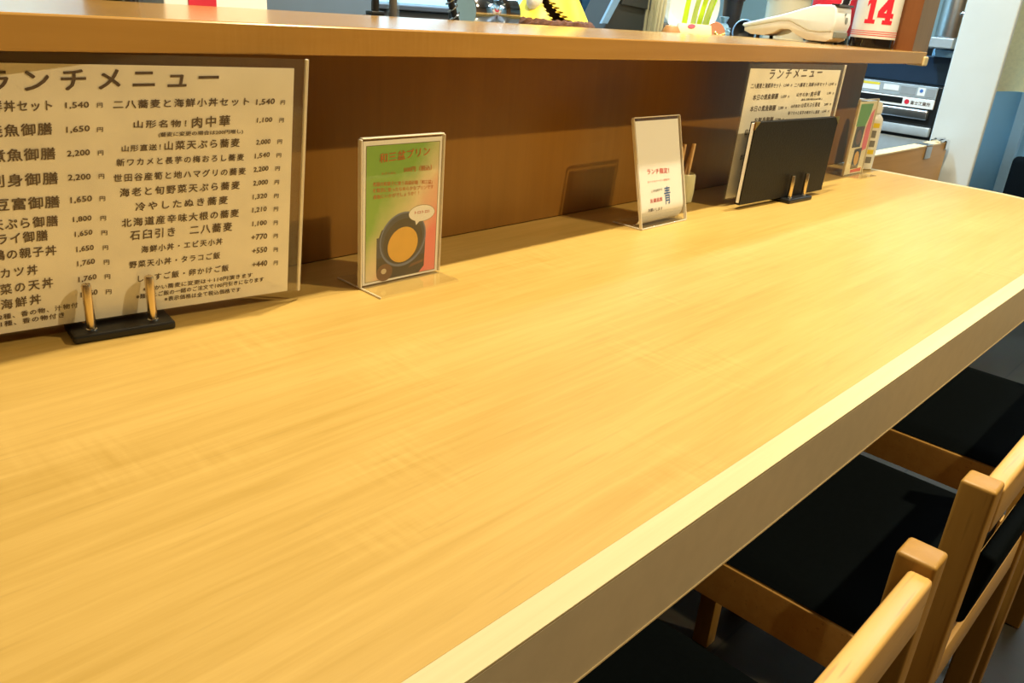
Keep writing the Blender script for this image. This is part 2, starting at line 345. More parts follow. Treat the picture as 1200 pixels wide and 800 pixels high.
struct(MB().box(X0, X1, Y0 - .08, Y0, 0, CEIL).build('wall_front', 'darkwall'))
struct(MB().box(2.765, 2.785, .69, .832, 0, CEIL, .004).build('wall_pillar', 'wall'))
struct(MB().box(3.955, 4.0, .845, .885, 0, CEIL, .003).build('trim_1', 'bluetrim'))

# ================================================================ COUNTER (table in front of the seats)
counter = thing('bar_counter', 'long pale wood counter top with a rounded far end running across the picture', 'counter')
CX0, CX1, CYF, CYB = -1.58, 1.945, .197, .7635
def outline(inset, nseg=18):
    r = .26 - inset; xe = CX1 - inset; yf = CYF + inset; c = (CX1 - .26, CYF + .26)
    p = [(CX0, CYB), (CX0, yf)]
    for i in range(nseg + 1):
        a = -math.pi / 2 + math.pi / 2 * i / nseg; p.append((c[0] + r * math.cos(a), c[1] + r * math.sin(a)))
    p.append((xe, CYB)); return p
BW = .0195
MB().prism(outline(BW), T - .056, T, 'Z').build('counter_top', 'top', counter)
def ring_strip(mb, oi, oo, z0, z1):     # strip that follows the front and the rounded end
    a, b = outline(oi)[1:], outline(oo)[1:]
    for i in range(len(a) - 1):
        q = [a[i], a[i + 1], b[i + 1], b[i]]
        V = [mb.bm.verts.new((x, y, z)) for z in (z0, z1) for x, y in q]
        for f in ((3, 2, 1, 0), (4, 5, 6, 7), (0, 1, 5, 4), (1, 2, 6, 5), (2, 3, 7, 6), (3, 0, 4, 7)): mb.bm.faces.new([V[k] for k in f])
    bmesh.ops.remove_doubles(mb.bm, verts=mb.bm.verts, dist=1e-5)
    bmesh.ops.recalc_face_normals(mb.bm, faces=mb.bm.faces)
m = MB(); ring_strip(m, BW - .0003, 0, T - .0012, T + .0002); o = m.build('edge_band', 'band', counter); o['label'] = 'paler wood band along the front edge'
m = MB(); ring_strip(m, BW - .0003, .0006, T - .0024, T - .0012); m.build('seam', 'seam', counter)
m = MB(); ring_strip(m, BW - .0003, .0002, T - .0605, T - .0024); o = m.build('fascia', 'fascia', counter); o['label'] = 'grey brown front face of the counter'
m = MB(); ring_strip(m, BW - .0003, -.0004, T - .0618, T - .0605); m.build('lower_lip', 'fascia_lip', counter)

# ================================================================ RAISED BAR: partition, upper shelf
bar = thing('raised_bar', 'wooden upright panel carrying the high shelf above the back of the counter', 'shelf')
YP, YF, SB, ST = .7635, .655, T + .2325, T + .2577
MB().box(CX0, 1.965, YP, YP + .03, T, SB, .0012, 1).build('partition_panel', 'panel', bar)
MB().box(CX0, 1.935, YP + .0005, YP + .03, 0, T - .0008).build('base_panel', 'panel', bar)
MB().box(CX0, 2.004, YF, .985, SB, ST, .0016, 2).build('shelf_board', 'shelf', bar)
o = MB().box(1.988, 2.012, YF - .004, YF + .035, SB - .004, SB + .016, .003).build('end_block', 'band', bar); o['label'] = 'small pale wood block under the end of the shelf'

# ================================================================ MENUS
def card_frame(yaw, lean):
    """matrix of a standing card: x along its bottom, y up the card, z towards the viewer"""
    u = Vector((math.cos(yaw), math.sin(yaw), 0)); n0 = Vector((-math.sin(yaw), math.cos(yaw), 0))
    v = Vector((0, 0, 1)) * math.cos(lean) + n0 * math.sin(lean); n = u.cross(v)
    return Matrix((u, v, n)).transposed().to_4x4()

def menu_sheet(P0, yaw, lean, W, HT, label, cat, margins):
    F = card_frame(yaw, lean)
    t = thing('lunch_menu', label, cat, P0)
    l, r, b, tp = margins
    def bend(u, v): return Vector((u, v, .0012 * math.sin(u * 9)))
    m = MB(F); m.grid(lambda a, c: bend(-W + a * (W + .009), .0018 + c * (HT - .0018)) + Vector((0, 0, .0011)), 24, 6)
    m.grid(lambda a, c: bend(-W + a * (W + .009), .0018 + c * (HT - .0018)) - Vector((0, 0, .0011)), 24, 6)
    m.build('clear_sleeve', 'sleeve', t, True)
    m = MB(F); m.box(.0058, .0088, .0018, HT, -.0014, .0014, .0004, 1); m.build('sleeve_edge', 'acrylic_edge', t)
    m = MB(F)
    m.grid(lambda a, c: bend(-W + l + a * (W - l - r), b + c * (tp - b)), 24, 4)
    m.grid(lambda a, c: bend(-W + l + (1 - a) * (W - l - r), b + c * (tp - b)) - Vector((0, 0, .0004)), 24, 4)
    m.build('paper_sheet', 'paper', t, True)
    m = MB(F); lay_text(m.bm, M1_TEXT, lambda u, v: F @ (bend(u, v) + Vector((0, 0, .00035))), 0, .031, .06)
    m.build('lettering', 'ink', t)
    return t
menu_sheet((.4087, .6707, T + .008), math.radians(-8), math.radians(-8), .298, .225,
           'large paper lunch menu in a clear sleeve standing at the left, nearest the viewer', 'menu', (.003, .004, .003, .2172))
menu_sheet((1.229 + .297, .6646 - .0256, T + .009), math.radians(-5), math.radians(-1), .297, .222,
           'far lunch menu in a clear sleeve, standing behind the black menu folder', 'menu', (.006, .006, .004, .213))

def clip_stand(loc, yaw, label, gap, h, half):
    t = thing('menu_stand', label, 'menu stand', loc, yaw)
    m = MB(); m.box(-.041, .041, -half - .0105, half + .0105, 0, .0075, .0022, 2); m.build('base', 'black', t, False)
    for sx in (-1, 1):
        for sy in (-1, 1):
            m = MB(); m.lathe([(.0035, 0), (.0039, .001), (.0039, h - .0015), (.0033, h), (.0, h + .0003)], 16, (sx * gap, sy * half, .0072))
            p = m.build('post', 'pin', t, True)
            m = MB(); m.lathe([(.0046, 0), (.0046, .0016), (.004, .0022)], 16, (sx * gap, sy * half, .0072)); m.build('collar', 'chrome', p, True)
    return t
clip_stand((.2510, .6902, T), math.radians(-8), 'black menu stand with metal posts holding the large near menu', .0248, .041, .0095)
clip_stand((1.4085, .638, T), math.radians(-3), 'black menu stand with two metal posts holding the black folder', .025, .040, .0185)

# black folder
F = card_frame(math.radians(-3), math.radians(-1.2))
t = thing('menu_folder', 'black leather menu folder with brass corners standing in front of the far lunch menu', 'menu', (1.232, .6375, T + .009))
m = MB(F); m.box(0, .283, 0, .134, 0, .0022, .0008); m.build('front_cover', 'blackleather', t)
m = MB(F); m.box(0, .283, 0, .134, -.0078, -.0056, .0008); m.build('back_cover', 'blackleather', t)
m = MB(F); m.box(-.0004, .281, .002, .132, -.0054, -.0002, 0); o = m.build('pages', 'paper', t); o['label'] = 'cream page edges'
m = MB(F); m.box(-.0005, .2835, -.0006, .003, -.0079, .0023, .0006); m.build('spine', 'blackleather', t)
for x0, x1 in ((0, .012), (.271, .283)):
    m = MB(F); c = x0 if x0 == 0 else x1; d = .013 if x0 == 0 else -.013
    m.prism([(c - .0006 * (1 if d > 0 else -1), .1346), (c + d, .1346), (c - .0006 * (1 if d > 0 else -1), .1346 - .013)], -.0003, .0027, 'Z'); m.build('corner', 'gold', t)

# ---------------------------------------------------------------- acrylic stands
def gradient_poster(name):
    """printed card: green at the upper left running to pink at the lower right"""
    m = bpy.data.materials.new(name); nt, b = nodes(m); L = nt.links; N = nt.nodes.new
    tc = N('ShaderNodeTexCoord'); sp = N('ShaderNodeSeparateXYZ'); L.new(tc.outputs['Object'], sp.inputs[0])
    a = N('ShaderNodeMath'); a.operation = 'MULTIPLY_ADD'; a.inputs[1].default_value = 6.2; L.new(sp.outputs['X'], a.inputs[0])
    c = N('ShaderNodeMath'); c.operation = 'MULTIPLY_ADD'; c.inputs[1].default_value = -5.2; c.inputs[2].default_value = .84
    L.new(sp.outputs['Z'], c.inputs[0]); L.new(c.outputs[0], a.inputs[2])
    n = N('ShaderNodeTexNoise'); n.inputs['Scale'].default_value = 26; n.inputs['Detail'].default_value = 3; L.new(tc.outputs['Object'], n.inputs['Vector'])
    d = N('ShaderNodeMath'); d.operation = 'MULTIPLY_ADD'; d.inputs[1].default_value = .3; L.new(n.outputs['Fac'], d.inputs[0]); L.new(a.outputs[0], d.inputs[2])
    r = N('ShaderNodeValToRGB'); e = r.color_ramp.elements
    g = N('ShaderNodeMath'); g.operation = 'DIVIDE'; g.inputs[1].default_value = 1.6; L.new(d.outputs[0], g.inputs[0])
    e[0].position = .44; e[0].color = lin((138, 182, 76)); e[1].position = .80; e[1].color = lin((240, 136, 128))
    k = e.new(.62); k.color = lin((232, 214, 172))
    L.new(g.outputs[0], r.inputs['Fac']); L.new(r.outputs['Color'], b.inputs['Base Color']); b.inputs['Roughness'].default_value = .6
    return m
MT['poster'] = gradient_poster('pudding_poster_print')
MT['navy'] = mat('print_dark_slate', (74, 76, 84), .6); MT['brownprint'] = mat('print_dark_brown', (92, 76, 58), .6)
MT['lacquer'] = mat('print_tray', (70, 62, 50), .6); MT['pudding'] = mat('print_pudding', (226, 178, 72), .6, 0, .05, 60)
MT['bowlrim'] = mat('print_bowl_rim', (112, 122, 150), .6); MT['spoon'] = mat('print_spoon', (120, 86, 58), .6); MT['shine'] = mat('print_highlight', (205, 190, 160), .6)
MT['bubbleline'] = mat('print_line', (120, 110, 60), .6)
MT['pink'] = mat('print_pink', (236, 116, 124), .6); MT['green'] = mat('print_green', (110, 166, 80), .6); MT['cream'] = mat('print_cream', (240, 232, 196), .6)
MT['redprint'] = mat('print_red', (222, 70, 66), .6)
def ell(cx, cy, rx, ry, rot=0, n=40):
    c, s = math.cos(rot), math.sin(rot)
    return [(cx + rx * math.cos(2 * math.pi * i / n) * c - ry * math.sin(2 * math.pi * i / n) * s, cy + rx * math.cos(2 * math.pi * i / n) * s + ry * math.sin(2 * math.pi * i / n) * c) for i in range(n)]
def flat(mb, pts, z, mi):
    vs = [mb.bm.verts.new(mb.m @ Vector((x, y, z))) for x, y in pts]; mb.bm.faces.new(vs).material_index = mi

# T stand with the pudding poster
F = card_frame(math.radians(-.8), 0)
t = thing('acrylic_stand', 'clear acrylic stand holding the green and pink pudding poster with a bowl', 'poster stand', (.4856, .6610, T))
W, HT = .1055, .155
m = MB(F); m.box(0, W, 0, HT, .0015, .0030, .0004, 1); m.box(0, W, 0, HT, -.0030, -.0015, .0004, 1); m.build('panel', 'acrylic', t)
m = MB(F); m.box(-.0022, .0, .002, HT, -.003, .003, .0006, 1); m.box(W, W + .0016, .002, HT, -.003, .003, .0006, 1); m.box(0, W, HT, HT + .0014, -.003, .003, .0005, 1); m.build('panel_edge', 'acrylic_edge', t)
m = MB(F); m.box(-.001, W, 0, .0022, .0029, .0375, .0004, 1); m.box(-.001, W, 0, .0022, -.040, -.0029, .0004, 1); m.build('foot', 'acrylic', t)
m = MB(F); m.box(-.0022, -.001, .0002, .0024, -.040, .0375, .0004, 1); m.build('foot_edge', 'acrylic_edge', t)
m = MB(F); m.box(.0022, W - .0012, .0028, .1525, -.0004, .0004); card = m.build('poster', 'white', t)
m = MB(F); flat(m, [(.0052, .0055), (.1005, .0050), (.1010, .1478), (.0058, .1480)], .0006, 0); m.build('picture', 'poster', card)
m = MB(F); z = .00068
fr = [(.0050, .0053), (.1007, .0048), (.1012, .1480), (.0056, .1482)]; fi = [(.0056, .0059), (.1001, .0054), (.1006, .1474), (.0062, .1476)]
for i in range(4): flat(m, [fr[i], fr[(i + 1) % 4], fi[(i + 1) % 4], fi[i]], z, 8)
flat(m, [(.0195, .046), (.0195, .014), (.029, .0052), (.077, .0052), (.0845, .012), (.0855, .050), (.074, .066), (.026, .060)], z, 0)     # tray
flat(m, [(.0195, .052), (.0195, .030), (.085, .026), (.0855, .050)], z + .00005, 1)
flat(m, ell(.0545, .0465, .0318, .0295, .45), z + .0001, 2)      # bowl
flat(m, ell(.0545, .0470, .0300, .0272, .45), z + .00015, 1)
flat(m, ell(.0545, .0445, .0270, .0240, .45), z + .0002, 0)
flat(m, ell(.0542, .0405, .0208, .0190, .5), z + .00025, 3)      # pudding
flat(m, ell(.0300, .0130, .0105, .0095, .2), z + .0003, 4); flat(m, ell(.0290, .0145, .0035, .0030), z + .00035, 5)   # spoon
flat(m, [(.062, .013), (.082, .017), (.083, .020), (.066, .017)], z + .0003, 4)
flat(m, ell(.0790, .0722, .0182, .0092, -.02), z + .0003, 8); flat(m, ell(.0790, .0722, .0178, .0088, -.02), z + .00035, 6)  # speech bubble
flat(m, [(.0695, .0665), (.0770, .0645), (.0715, .0598)], z + .0004, 6)
m.build('bowl_picture', ['lacquer', 'navy', 'bowlrim', 'pudding', 'spoon', 'shine', 'white', 'brownprint', 'bubbleline'], card)
m = MB(F)
lay_text(m.bm, S1_TEXT[:2], lambda u, v: F @ Vector((u, v, .0011)), 0, .012)
lay_text(m.bm, S1_TEXT[2:6], lambda u, v: F @ Vector((u, v, .0011)), 0, .004)
lay_text(m.bm, S1_TEXT[6:], lambda u, v: F @ Vector((u, v, .0012)), 1, .02)
m.build('lettering', ['inkorange', 'inkred'], card)

# L stand leaning back with the white notice
ln = math.radians(14.7); F = card_frame(math.radians(.3), ln)
t = thing('acrylic_stand', 'clear acrylic L shaped stand leaning back with a white notice in red and blue print', 'poster stand', (.969, .6445, T))
W, HT = .1165, .157
m = MB(F); m.box(0, W, .001, HT, .0012, .0027, .0004, 1); m.box(0, W, .012, HT, -.0027, -.0009, .0004, 1); m.build('panel', 'acrylic', t)
m = MB(F); m.box(-.0016, 0, .001, HT, -.0028, .0028, .0006, 1); m.box(W, W + .0016, .001, HT, -.0028, .0028, .0006, 1); m.box(0, W, HT, HT + .0014, -.0028, .0028, .0005, 1); m.build('panel_edge', 'acrylic_edge', t)
m = MB(); m.box(0, W, .001, .052, 0, .002, .0004, 1); m.build('foot', 'acrylic', t)
m = MB(); m.box(-.0016, 0, -.001, .052, 0, .0022, .0004, 1); m.box(0, W, -.0012, .0008, 0, .0022, .0004, 1); m.build('foot_edge', 'acrylic_edge', t)
s, c = math.sin(ln), math.cos(ln)
def notice(u, v, off=0.0):   # straight above, bending back into the foot at the bottom
    R = .026; v0 = .030
    if v >= v0: p = Vector((u, s * v, c * v)); n = Vector((0, -c, s))
    else:
        a = (v0 - v) / R; a = min(a, 1.27)   # turn from leaning to nearly flat
        th = ln + a * 1.0
        cy = s * v0 + R * c; cz = c * v0 - R * s     # centre behind the card
        p = Vector((u, cy - R * math.cos(ln - a), cz + R * math.sin(ln - a))); n = Vector((0, -math.cos(ln - a), math.sin(ln - a)))
        p.z = max(p.z, .0028)
    return p + n * off
m = MB(); m.grid(lambda a, b: notice(.004 + a * .109, -.003 + b * .156), 4, 28); m.grid(lambda a, b: notice(.113 - a * .109, -.003 + b * .156, -.0003), 4, 28); card = m.build('notice', 'white', t, True)
m = MB()
lay_text(m.bm, S2_TEXT[0:1] + S2_TEXT[3:4], lambda u, v: notice(u, v, .0004), 1, .03)
lay_text(m.bm, S2_TEXT[1:2], lambda u, v: notice(u, v, .0004), 1, .0)
lay_text(m.bm, S2_TEXT[2:3] + S2_TEXT[4:5], lambda u, v: notice(u, v, .0004), 0, .012)
lay_text(m.bm, S2_TEXT[5:6], lambda u, v: notice(u, v, .0004), 2, .012)
m.build('lettering', ['ink', 'inkred', 'inkblue'], card)

# far stand with the two-bowl poster
F = card_frame(math.radians(-2), 0)
t = thing('acrylic_stand', 'far acrylic stand with green and pink poster of two bowls beside the black folder', 'poster stand', (1.757, .681, T))
W, HT = .089, .1585
m = MB(F); m.box(0, W, 0, HT, .0008, .0026, .0004, 1); m.box(0, W, 0, HT, -.0026, -.0008, .0004, 1); m.build('panel', 'acrylic', t)
m = MB(F); m.box(-.0018, 0, .002, HT, -.0028, .0028, .0006, 1); m.box(W, W + .0016, .002, HT, -.0028, .0028, .0006, 1); m.box(0, W, HT, HT + .0014, -.0028, .0028, .0005, 1); m.build('panel_edge', 'acrylic_edge', t)
m = MB(F); m.box(0, W, 0, .002, .0028, .036, .0004, 1); m.box(0, W, 0, .002, -.036, -.0028, .0004, 1); m.build('foot', 'acrylic', t)
m = MB(F); m.box(.001, W - .001, .003, .155, -.0004, .0004); card = m.build('poster', 'cream', t)
m = MB(F); z = .00062
flat(m, [(.008, .105), (.050, .100), (.066, .128), (.070, .150), (.010, .150)], z, 0)
flat(m, [(.060, .050), (.083, .055), (.084, .140), (.070, .130), (.058, .096)], z, 1)
flat(m, [(.030, .006), (.082, .006), (.082, .014), (.030, .012)], z, 4)
flat(m, [(.010, .060), (.050, .060), (.054, .104), (.012, .104)], z + .00006, 2); flat(m, ell(.033, .082, .019, .021, .3), z + .0001, 5); flat(m, ell(.034, .081, .012, .016, .3), z + .00015, 3)
flat(m, [(.026, .014), (.062, .014), (.064, .058), (.028, .056)], z + .00006, 2); flat(m, ell(.045, .036, .017, .020, .3), z + .0001, 5); flat(m, ell(.046, .036, .0115, .0155, .3), z + .00015, 6)
m.build('picture', ['green', 'pink', 'brownprint', 'spoon', 'redprint', 'lacquer', 'pudding'], card)

# ---------------------------------------------------------------- small things on the counter behind the stands
MT['cupgreen'] = mat('pale_green_glaze', (206, 206, 172), .35, 0, .05, 40)
MT['bamboo'] = mat('bamboo_wrap', (214, 180, 132), .6, 0, .1, 40)
MT['label_yellow'] = mat('yellow_print', (226, 206, 60), .6)
MT['bottlewhite'] = mat('white_bottle_plastic', (226, 230, 232), .35)
MT['greyprint'] = mat('grey_print', (120, 122, 126), .6)
t = thing('toothpick_cup', 'small pale green cup of wrapped picks standing behind the leaning white notice', 'cup', (1.188, .722, T))
m = MB(); m.lathe([(.015, 0), (.019, .004), (.0205, .02), (.0195, .047), (.0175, .050), (.0165, .047), (.017, .010), (.0, .008)], 24); m.build('cup', 'cupgreen', t, True)
for i, (dx, dy, tx, ty, h) in enumerate(((-.006, 0, -.012, .006, .092), (.003, -.005, .010, -.004, .098), (.007, .004, .022, .004, .090), (-.002, .006, .004, .010, .095))):
    m = MB(); m.tube([(dx * .6, dy * .6, .012), (dx, dy, .045), (tx, ty, h)], [.0022, .0030, .0034], 8); m.build('wrapped_pick', 'bamboo', t, True)
t = thing('sanitizer_bottle', 'white bottle with yellow and grey printed label behind the far acrylic stand', 'bottle', (1.917, .707, T))
m = MB(); m.lathe([(.020, 0), (.0235, .003), (.0235, .105), (.022, .113), (.016, .121), (.013, .123)], 28); m.build('bottle_body', 'bottlewhite', t, True)
m = MB(); m.lathe([(.013, .123), (.0165, .124), (.0172, .138), (.013, .147), (.0, .149)], 24); m.build('cap', 'bottlewhite', t, True)
def band(mb, r, a0, a1, z0, z1, mi, n=8, c=(0, 0)):
    for i in range(n):
        p, q_ = a0 + (a1 - a0) * i / n, a0 + (a1 - a0) * (i + 1) / n
        vs = [mb.bm.verts.new((c[0] + r * math.cos(a), c[1] + r * math.sin(a), z)) for a, z in ((p, z0), (q_, z0), (q_, z1), (p, z1))]
        mb.bm.faces.new(vs).material_index = mi
m = MB(); A = math.radians(205)
for z0, z1, mi, wd in ((.094, .104, 0, .8), (.072, .088, 1, .6), (.052, .066, 1, .7), (.036, .046, 0, .8), (.016, .030, 1, .75)):
    band(m, .0239, A - wd, A + wd, z0, z1, mi)
m.build('printed_label', ['label_yellow', 'greyprint'], t)

# ================================================================ THINGS ON AND BEHIND THE UPPER SHELF
# card terminal: side profile drawn out across its width
MT['termwhite'] = mat('white_terminal_shell', (214, 222, 230), .3, 0, .01); MT['termgrey'] = mat('terminal_grey', (120, 128, 128), .4)
MT['termbase'] = mat('terminal_underside', (212, 206, 196), .35); MT['screen'] = mat('dark_screen', (30, 32, 36), .15)
t = thing('card_terminal', 'white card payment terminal lying near the right end of the high shelf', 'card terminal', (1.818, .778, ST)); t.scale = (1.06, 1.06, 1.06)
def at(px, pz): return (px, pz)
up = [(.004, .024), (.0, .040), (.004, .068), (.010, .0735), (.045, .0725), (.12, .048), (.20, .027), (.203, .022), (.196, .019), (.12, .036), (.098, .038), (.075, .030), (.055, .022), (.03, .021)]
m = MB(); m.prism(up, -.0375, .0375, 'X', .0035, 3); m.build('upper_shell', 'termwhite', t, True)
lo = [(.004, .024), (.03, .0215), (.055, .0225), (.075, .0305), (.098, .0385), (.12, .0365), (.197, .019), (.196, .012), (.18, .0065), (.15, .0062), (.13, .012), (.115, .021), (.095, .022), (.075, .012), (.055, .005), (.014, .0048), (.004, .010)]
m = MB(); m.prism(lo, -.036, .036, 'X', .002, 2); m.build('lower_shell', 'termbase', t, True)
m = MB(); m.box(-.028, .030, -.0012, .006, .013, .0245, .001); m.build('rear_strip', 'termgrey', t)
m = MB()
a = math.atan2(-.0245, .075); R = Matrix.Translation((0, .045, .0727)) @ Matrix.Rotation(a, 4, 'X')
m.m = R; m.box(-.031, .031, .012, .066, -.001, .0012, .001); m.build('screen', 'screen', t)
m = MB(R)
for i in range(3):
    for j in range(4): m.box(-.026 + i * .019, -.012 + i * .019, .078 + j * .017, .089 + j * .017, -.001, .0016, .001, 1)
m.build('keypad', 'termgrey', t)
m = MB(); m.box(-.036, .036, .0005, .016, .0715, .0755, .001); m.build('paper_door', 'screen', t)
m = MB(); m.prism(ell(.012, .046, .0055, .0065), -.0008, .001, 'Y'); m.prism(ell(.006, .058, .003, .0018, .7), -.0002, .0025, 'Y'); o = m.build('emblem', 'termgrey', t)
for x in (-.03, .03):
    for y in (.02, .165): m = MB(); m.lathe([(.004, 0), (.004, .0075)], 12, (x, y, 0)); m.build('rubber_foot', 'black', t)

# sake bottle in a white wrap with red 14
MT['wrapwhite'] = mat('white_cloth_wrap', (216, 220, 222), .7, 0, .02); MT['wrapred'] = mat('red_print', (214, 24, 52), .6); MT['darkglass'] = mat('dark_bottle_glass', (24, 20, 18), .12)
MT['blackprint'] = mat('black_print', (20, 18, 20), .6)
def numerals(u, v):     # block 1 and 4 with slab feet; u 0..1 across both digits, v 0..1 up
    if u < .37:
        x = u / .37
        if v < .15 or .28 < x < .78: return True
        return x <= .28 and .66 + .45 * x < v < .86 + .45 * x
    if u < .41: return False
    x = (u - .41) / .59
    if .50 < x < .84 or (v < .15 and x > .34) or .24 < v < .44: return True
    return v >= .44 and x < .55 and (x - .36) * 1.1 < (v - .44) < (x + .03) * 1.1
def bottle(name, label, loc, r, hw, design, mats, wrapmat):
    t = thing(name, label, 'bottle', loc)
    m = MB(); m.lathe([(r * .98, 0), (r * .985, .003), (r * .97, .20), (r * .8, .235), (r * .36, .285), (r * .30, .36), (r * .34, .365), (r * .34, .378), (r * .28, .385), (0, .386)], 36); m.build('glass', 'darkglass', t, True)
    m = MB(); m.lathe([(r * .36, .345), (r * .38, .35), (r * .38, .388), (r * .30, .393), (0, .393)], 24); m.build('cap', 'gold', t, True)
    m = MB(); m.lathe([(r, .019), (r * 1.005, .021), (r * 1.005, .20), (r * .99, .204)], 40, cap=False); w_ = m.build('wrap', wrapmat, t, True)
    m = MB(); design(m, r * 1.012); m.build('print', mats, w_)
    return t
def d14(mb, r):
    A = math.radians(207)
    W_, H0, H1 = .058, .048, .099; nu, nv = 60, 44
    for i in range(nu):
        for j in range(nv):
            if numerals((i + .5) / nu, (j + .5) / nv):
                band(mb, r, A + (-.5 + i / nu) * W_ / r, A + (-.5 + (i + 1) / nu) * W_ / r, H0 + (H1 - H0) * j / nv, H0 + (H1 - H0) * (j + 1) / nv, 0, 1)
    for z in (.0245, .0285, .0325): band(mb, r, 0, 2 * math.pi, z, z + .0013, 0, 40)
bottle('sake_bottle', 'tall bottle in a white wrap with a red number 14 on the high shelf', (1.900, .742, ST), .046, 0, d14, ['wrapred'], 'wrapwhite')
def dred(mb, r):
    A = math.radians(205)
    for k in range(14):   # slanted black stroke with white borders
        z = .05 + k * .007; s_ = k * .035
        band(mb, r, A + .10 + s_, A + .16 + s_, z, z + .0071, 1, 1); band(mb, r, A + .16 + s_, A + .50 + s_, z, z + .0071, 0, 3); band(mb, r, A + .50 + s_, A + .56 + s_, z, z + .0071, 1, 1)
bottle('sake_bottle', 'tall bottle with a red wrap and black slanted stroke behind the white card terminal', (1.945, .862, ST), .047, 0, dred, ['blackprint', 'wrapwhite'], 'wrapred')

MT['boxwood'] = wood('brown_box_wood', (112, 96, 82), (128, 110, 94), 'Z', .45, 70, 16); MT['boxside'] = wood('orange_box_side', (112, 66, 32), (128, 78, 40), 'Z', .45, 70, 16)
t = thing('wooden_box', 'tall narrow brown wooden box standing at the right end of the high shelf', 'box', (1.972, .687, ST))
m = MB(); m.box(-.03, .066, -.020, .020, .0, .30, .001); m.build('box_body', 'boxwood', t)
m = MB(); m.box(-.034, -.030, -.0205, .0205, 0, .30, .0008); o = m.build('side_board', 'boxside', t); o['label'] = 'orange brown side board'

# kitchen worktop just behind and below the shelf
MT['worktop'] = mat('steel_worktop', (120, 124, 128), .3, .9, .05, 60); MT['slate'] = mat('slate_grey_panel', (98, 106, 112), .4, 0, .04, 14)
MT['darkgrey'] = mat('dark_grey_panel', (66, 68, 74), .4, 0, .04, 14); MT['navypanel'] = mat('dark_blue_panel', (34, 52, 74), .3, 0, .05, 12)
LZ = T + .236
t = thing('kitchen_worktop', 'steel kitchen worktop running along the back of the high shelf', 'worktop')
m = MB(); m.box(CX0, 2.36, .988, 1.34, LZ - .03, LZ, .002); m.build('worktop_board', 'worktop', t)
for x in (-1.4, .3, 2.32):
    m = MB(); m.box(x - .02, x + .02, 1.02, 1.06, 0, LZ - .03); m.build('leg', 'steel', t)
    m = MB(); m.box(x - .02, x + .02, 1.27, 1.31, 0, LZ - .03); m.build('leg', 'steel', t)

# along the kitchen's back wall
t = thing('refrigerator', 'slate grey refrigerator with a vertical door seam in the kitchen at the upper left', 'refrigerator', (1.17, 2.02, 0))
m = MB(); m.box(-.27, .33, 0, .32, .05, 1.75, .004); m.build('body', 'slate', t)
m = MB(); m.box(-.268, -.062, -.03, -.002, .1, 1.74, .006); d = m.build('door', 'slate', t); m = MB(); m.box(-.085, -.072, -.055, -.03, .75, 1.25, .004); m.build('handle', 'chrome', d)
m = MB(); m.box(-.056, .328, -.03, -.002, .1, 1.74, .006); d = m.build('door', 'slate', t); m = MB(); m.box(-.046, -.033, -.055, -.03, .75, 1.25, .004); m.build('handle', 'chrome', d)
t = thing('dark_cabinet', 'long low dark grey cabinet against the pale blue kitchen wall', 'cabinet', (1.52, 2.0, 0))
m = MB(); m.box(0, 1.75, 0, .34, .05, T + .243, .003); m.build('body', 'darkgrey', t)
m = MB(); m.box(-.005, 1.755, -.015, .342, T + .243, T + .258, .003); m.build('top_board', 'darkgrey', t)
for k in range(4):
    m = MB(); m.box(.02 + k * .43, .43 + k * .43, -.012, -.001, .12, T + .22, .003); d = m.build('door', 'darkgrey', t)
    m = MB(); m.box(.12 + k * .43, .33 + k * .43, -.024, -.012, T + .19, T + .20, .002); m.build('handle', 'steel', d)
MT['boxred'] = mat('red_label', (206, 30, 56), .6)
t = thing('carton', 'white carton with a red printed mark behind the left end of the high shelf', 'box', (.56, 1.13, LZ))
m = MB(); m.box(-.07, .075, -.05, .09, 0, .20, .002); m.build('carton_body', 'white', t)
m = MB(); m.box(-.038, .0, -.0512, -.0498, .015, .085); 
m.build('red_mark', 'boxred', t)
t = thing('dark_bottle', 'dark brown bottle beside the white carton at the far upper left', 'bottle', (.43, 1.09, LZ))
m = MB(); m.lathe([(.028, 0), (.031, .004), (.031, .13), (.012, .17), (.012, .20), (0, .201)], 24); m.build('glass', 'darkglass', t, True)
m = MB(); m.lathe([(.0135, .185), (.0135, .205), (0, .206)], 16); m.build('cap', 'gold', t, True)

t = thing('pump_bottle', 'black pump dispenser bottle with square shoulders behind the high shelf', 'bottle', (.803, 1.06, LZ)); t.scale = (.5, .5, .55)
m = MB(); m.box(-.032, .032, -.022, .022, 0, .036, .003); m.build('base', 'black', t)
m = MB(); m.box(-.024, .024, -.017, .017, .036, .047, .003); m.lathe([(.012, .047), (.012, .13), (.016, .134), (.016, .15), (0, .151)], 20); m.build('pump_column', 'black', t, True)
m = MB(); m.tube([(0, 0, .15), (0, -.01, .165), (0, -.045, .165)], .005, 10); m.build('spout', 'black', t, True)
MT['clearglass'] = clear('clear_glass', (.9, .93, .94), .05, .02, (210, 220, 225))
t = thing('glass_bottle', 'clear glass bottle with a dark filling right beside the black pump dispenser', 'bottle', (.833, 1.055, LZ)); t.scale = (.5, .5, .6)
m = MB(); m.lathe([(.015, 0), (.0185, .002), (.0185, .09), (.010, .115), (.010, .14)], 24, cap=False); m.lathe([(.016, .001), (.0, .001)], 24, cap=False); m.build('glass', 'clearglass', t, True)
m = MB(); m.lathe([(.009, .012), (.012, .016), (.012, .085), (.0, .086)], 20); m.build('filling', 'brownprint', t, True)
m = MB(); m.lathe([(.0122, .132), (.0122, .155), (0, .156)], 16); m.build('cap', 'chrome', t, True)
t = thing('spring_hose', 'metal spring hose of the kitchen spray tap, rising behind the high shelf', 'hose', (.962, 1.06, LZ))
